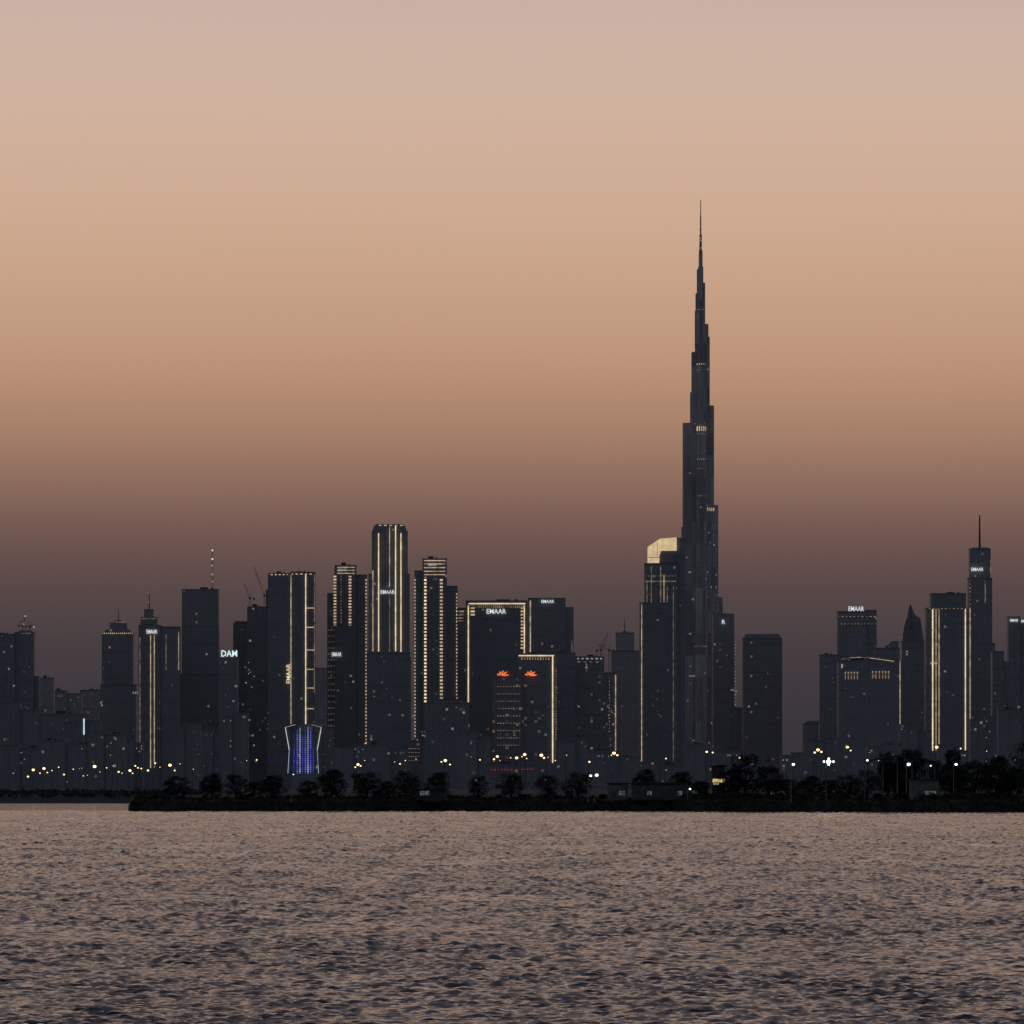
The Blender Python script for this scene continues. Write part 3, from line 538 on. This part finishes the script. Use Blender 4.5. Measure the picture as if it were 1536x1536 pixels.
far=[(50,1155),(66,1153),(78,1156),(96,1162),(110,1154),(125,1164),(131,1163),(142,1150),(160,1152),(178,1158),(183,1160),(195,1156),(207,1152),(212,1153),(240,1151),(255,1148),(270,1146),(370,1141),(385,1140),(537,1147),(547,1141),(592,1143),(608,1141),(624,1139),(668,1141),(675,1147),(720,1140),(746,1135),(766,1137),(775,1137),(787,1132),(790,1138),(812,1133),(822,1136),(833,1141),(850,1133),(884,1143),(921,1130),(926,1133),(999,1138),(1060,1128),(1069,1129),(1109,1137),(1227,1125),(1271,1121),(1405,1121),(1441,1123),(1480,1127),(1522,1140),(290,1154),(42,1165),(20,1160),(88,1151),(150,1158),(170,1149),(222,1156),(233,1145),
(783,1135),(816,1137),(541,1149),(533,1151),(662,1143),(917,1133),(600,1146),(199,1160),(203,1149),(60,1160),(71,1159),(262,1156),(741,1139),(750,1141),(1222,1129),(1232,1128),(1276,1126)]
for i,(px,py) in enumerate(far):
    big=(px in (787,812,1227,1271,921,537,746,66,142,1405,50,775,195,255,668))
    if px<300: l='amber lamps in the string of lamps above the far left shore'
    elif px<700: l='amber lamps above the island trees left of the red band'
    elif px<940: l='amber lamps above the island trees near the red band'
    else: l='amber lamps above the island trees below the right half skyline'
    lamp(l,px,py,4200.+(i%5)*60,G-1,random.uniform(1.0,1.35) if big else random.choice((.3,.45,.6,.8)),'amber',l)
for i,(px,py,mt) in enumerate(((1318,1141,'amber'),(1350,1140,'amber'))):
    lamp(('left','right')[i]+' one of two dim amber lamps just behind the pavilion roof',px,py,4000.,G-1,.3,mt)
Yb=2160; r=thing('buoy','small dark marker buoy floating off the island shore','buoy',(X(808,Yb),Yb,0))
m=MB(); m.tube((0,0,-.4),(0,0,.35),.9,.8,12); m.tube((0,0,.35),(0,0,.6),.8,.3,12); m.build('float',DK,r)
m=MB(); m.tube((0,0,.5),(0,0,1.5),.1,.08,6); m.tube((0,0,1.2),(0,0,1.6),.3,.15,6); m.build('topmark',DK,r)
# ---------------------------------------------------------------- water
def tile(N,L,lp,seed,wd,cut,spread=2):
    rs=np.random.RandomState(seed); k=np.fft.fftfreq(N,L/N)*2*np.pi; kx,ky=np.meshgrid(k,k); kk=np.hypot(kx,ky); kk[0,0]=1e9
    kp=2*np.pi/lp; S=kk**-4*np.exp(-1.0*(kp/kk)**2)*np.exp(-(kk/(2*np.pi/cut))**2); th=np.arctan2(ky,kx)-wd; S*=(.08+np.abs(np.cos(th))**spread)
    h=np.real(np.fft.ifft2(np.sqrt(S)*(rs.normal(size=(N,N))+1j*rs.normal(size=(N,N))))); return (h/h.std()).astype(np.float32)
def samp(T,L,x,y):
    N=T.shape[0]; a=(x/L*N)%N; b_=(y/L*N)%N; i=np.floor(a).astype(int)%N; j=np.floor(b_).astype(int)%N; fa=a-np.floor(a); fb=b_-np.floor(b_); i1=(i+1)%N; j1=(j+1)%N
    return (T[j,i]*(1-fa)+T[j,i1]*fa)*(1-fb)+(T[j1,i]*(1-fa)+T[j1,i1]*fa)*fb
T1=tile(512,61,1.8,1,1.5,.4,4); T2=tile(512,43,1.1,2,1.85,.35,3); T3=tile(256,900,60,5,1.5,14)
rows=[20,60,110,150,175]; y=188.
while y<2300: rows.append(y); y+=max(.18,y*.0014)
rows+= [2400,2600,2900,3200,3600,4200]
rows=np.array(rows); us=np.concatenate([[-2.5,-1,-.5,-.3,-.2,-.16],np.linspace(-.120,.120,700),[.16,.2,.3,.5,1,2.5]])
UU,YY=np.meshgrid(us,rows); XX=UU*YY
c1,s1=math.cos(.5),math.sin(.5)
amp=1+.13*samp(T3,900,XX*2.2,YY*.9); amp=np.clip(amp,.6,1.5)
ZZ=.040*samp(T1,61,XX,YY)+.024*samp(T2,43,XX*c1-YY*s1,XX*s1+YY*c1)
ZZ=ZZ*amp*1.2*(1+np.clip((YY-300)/900,0,1.3)); ZZ[(np.abs(UU)>.13)|(YY<180)|(YY>2300)]=0
v=np.stack([XX,YY,ZZ],-1).reshape(-1,3).astype(np.float32); r_,c_=XX.shape; idx=np.arange(r_*c_).reshape(r_,c_)
q=np.stack([idx[:-1,:-1],idx[:-1,1:],idx[1:,1:],idx[1:,:-1]],-1).reshape(-1,4)
wm,t,p=nt('sea_water'); p.inputs['Base Color'].default_value=(.012,.013,.018,1); p.inputs['Roughness'].default_value=.09; p.inputs['IOR'].default_value=1.33
p.inputs['Specular Tint'].default_value=(.68,.60,.59,1)
NN=t.nodes; LL=t.links
def noise(sx,sy,det=3):
    mp=NN.new('ShaderNodeMapping'); mp.inputs['Scale'].default_value=(sx,sy,1); no=NN.new('ShaderNodeTexNoise'); no.inputs['Scale'].default_value=1; no.inputs['Detail'].default_value=det
    LL.new(tc.outputs['Object'],mp.inputs[0]); LL.new(mp.outputs[0],no.inputs['Vector']); return no.outputs['Fac']
tc=NN.new('ShaderNodeTexCoord')
bp=NN.new('ShaderNodeBump'); bp.inputs['Strength'].default_value=1
g1=noise(.09,.012,4)            # cat's paws: patches where the wind roughens the surface
mr=NN.new('ShaderNodeMapRange'); mr.inputs[1].default_value=.38; mr.inputs[2].default_value=.62; mr.inputs[3].default_value=.07; mr.inputs[4].default_value=.22; LL.new(g1,mr.inputs[0]); LL.new(mr.outputs[0],bp.inputs['Distance'])
LL.new(noise(1.7,2.7,3),bp.inputs['Height'])
b2=NN.new('ShaderNodeBump'); b2.inputs['Strength'].default_value=1; b2.inputs['Distance'].default_value=.7; LL.new(noise(.25,.22,2),b2.inputs['Height']); LL.new(b2.outputs[0],bp.inputs['Normal']); LL.new(bp.outputs[0],p.inputs['Normal'])
tag(rawmesh('water',v,q,wm),'choppy dusk water filling the foreground',None,kind='structure')
# ---------------------------------------------------------------- sky
w=bpy.data.worlds.new('World'); bpy.context.scene.world=w; w.use_nodes=True; t=w.node_tree; N=t.nodes; L=t.links; bg=N['Background']
tc=N.new('ShaderNodeTexCoord'); sp=N.new('ShaderNodeSeparateXYZ'); L.new(tc.outputs['Generated'],sp.inputs[0])
def M(op,a,b=None,c=None,clamp=False):
    n=N.new('ShaderNodeMath'); n.operation=op; n.use_clamp=clamp
    for i,vv in enumerate((a,b,c)):
        if vv is None: continue
        if isinstance(vv,(int,float)): n.inputs[i].default_value=vv
        else: L.new(vv,n.inputs[i])
    return n.outputs[0]
mpn=N.new('ShaderNodeMapping'); mpn.inputs['Scale'].default_value=(5,5,16); no=N.new('ShaderNodeTexNoise'); no.inputs['Scale'].default_value=1.; no.inputs['Detail'].default_value=2
L.new(tc.outputs['Generated'],mpn.inputs[0]); L.new(mpn.outputs[0],no.inputs['Vector'])
zc=M('MAXIMUM',sp.outputs[2],0.0); zc2=M('MULTIPLY',zc,M('ADD',.975,M('MULTIPLY',no.outputs['Fac'],.05)))
rp=N.new('ShaderNodeValToRGB'); L.new(M('SQRT',zc2),rp.inputs[0]); cr=rp.color_ramp; cr.interpolation='B_SPLINE'
st=[(1183,(50,49,56)),(1120,(54,52,59)),(1050,(60,56,62)),(970,(69,61,65)),(890,(83,70,71)),(810,(105,82,78)),(730,(137,105,92)),(650,(164,126,105)),(570,(183,143,117)),(490,(194,155,128)),(400,(201,164,138)),(310,(206,171,147)),(210,(208,176,155)),(110,(207,179,162)),(0,(204,179,167))]
el=[(math.sqrt((H-y_)*K/math.sqrt(1+((H-y_)*K)**2)),c) for y_,c in st]+[(math.sqrt(.2),(182,158,150)),(math.sqrt(.32),(136,124,126)),(math.sqrt(.5),(104,104,120)),(1.,(64,72,98))]
while len(cr.elements)>1: cr.elements.remove(cr.elements[0])
cr.elements[0].position=0; cr.elements[0].color=srgb(*el[0][1])
for p_,c in el[1:]: e=cr.elements.new(p_); e.color=srgb(*c)
fb=M('MULTIPLY_ADD',sp.outputs[1],-1.3,.75,True)
mx=N.new('ShaderNodeMix'); mx.data_type='RGBA'; L.new(fb,mx.inputs[0]); L.new(rp.outputs[0],mx.inputs[6]); mx.inputs[7].default_value=(.135,.150,.195,1)
sk=N.new('ShaderNodeTexSky'); sk.sky_type='NISHITA'; sk.sun_disc=False; sk.sun_elevation=math.radians(-2); sk.sun_rotation=0; 
sc=N.new('ShaderNodeVectorMath'); sc.operation='SCALE'; L.new(sk.outputs[0],sc.inputs[0]); sc.inputs['Scale'].default_value=.003
ad=N.new('ShaderNodeVectorMath'); L.new(mx.outputs[2],ad.inputs[0]); L.new(sc.outputs[0],ad.inputs[1]); L.new(ad.outputs[0],bg.inputs[0]); bg.inputs[1].default_value=1
sl=bpy.data.lights.new('sun','SUN'); sl.energy=.02; sl.angle=math.radians(12); sl.color=(1,.7,.5); so=bpy.data.objects.new('sun',sl); C.objects.link(so); so.rotation_euler=(math.radians(-84),0,math.radians(20))
# ---------------------------------------------------------------- camera
cd=bpy.data.cameras.new('camera'); cd.lens=LENS; cd.sensor_width=36; cd.shift_y=(H-768)/1536; cd.clip_start=1; cd.clip_end=100000
co=bpy.data.objects.new('camera',cd); C.objects.link(co); co.location=(0,0,CAM); co.rotation_euler=(math.pi/2,0,0); bpy.context.scene.camera=co
bpy.context.scene.view_settings.view_transform='Standard'; bpy.context.scene.view_settings.look='None'
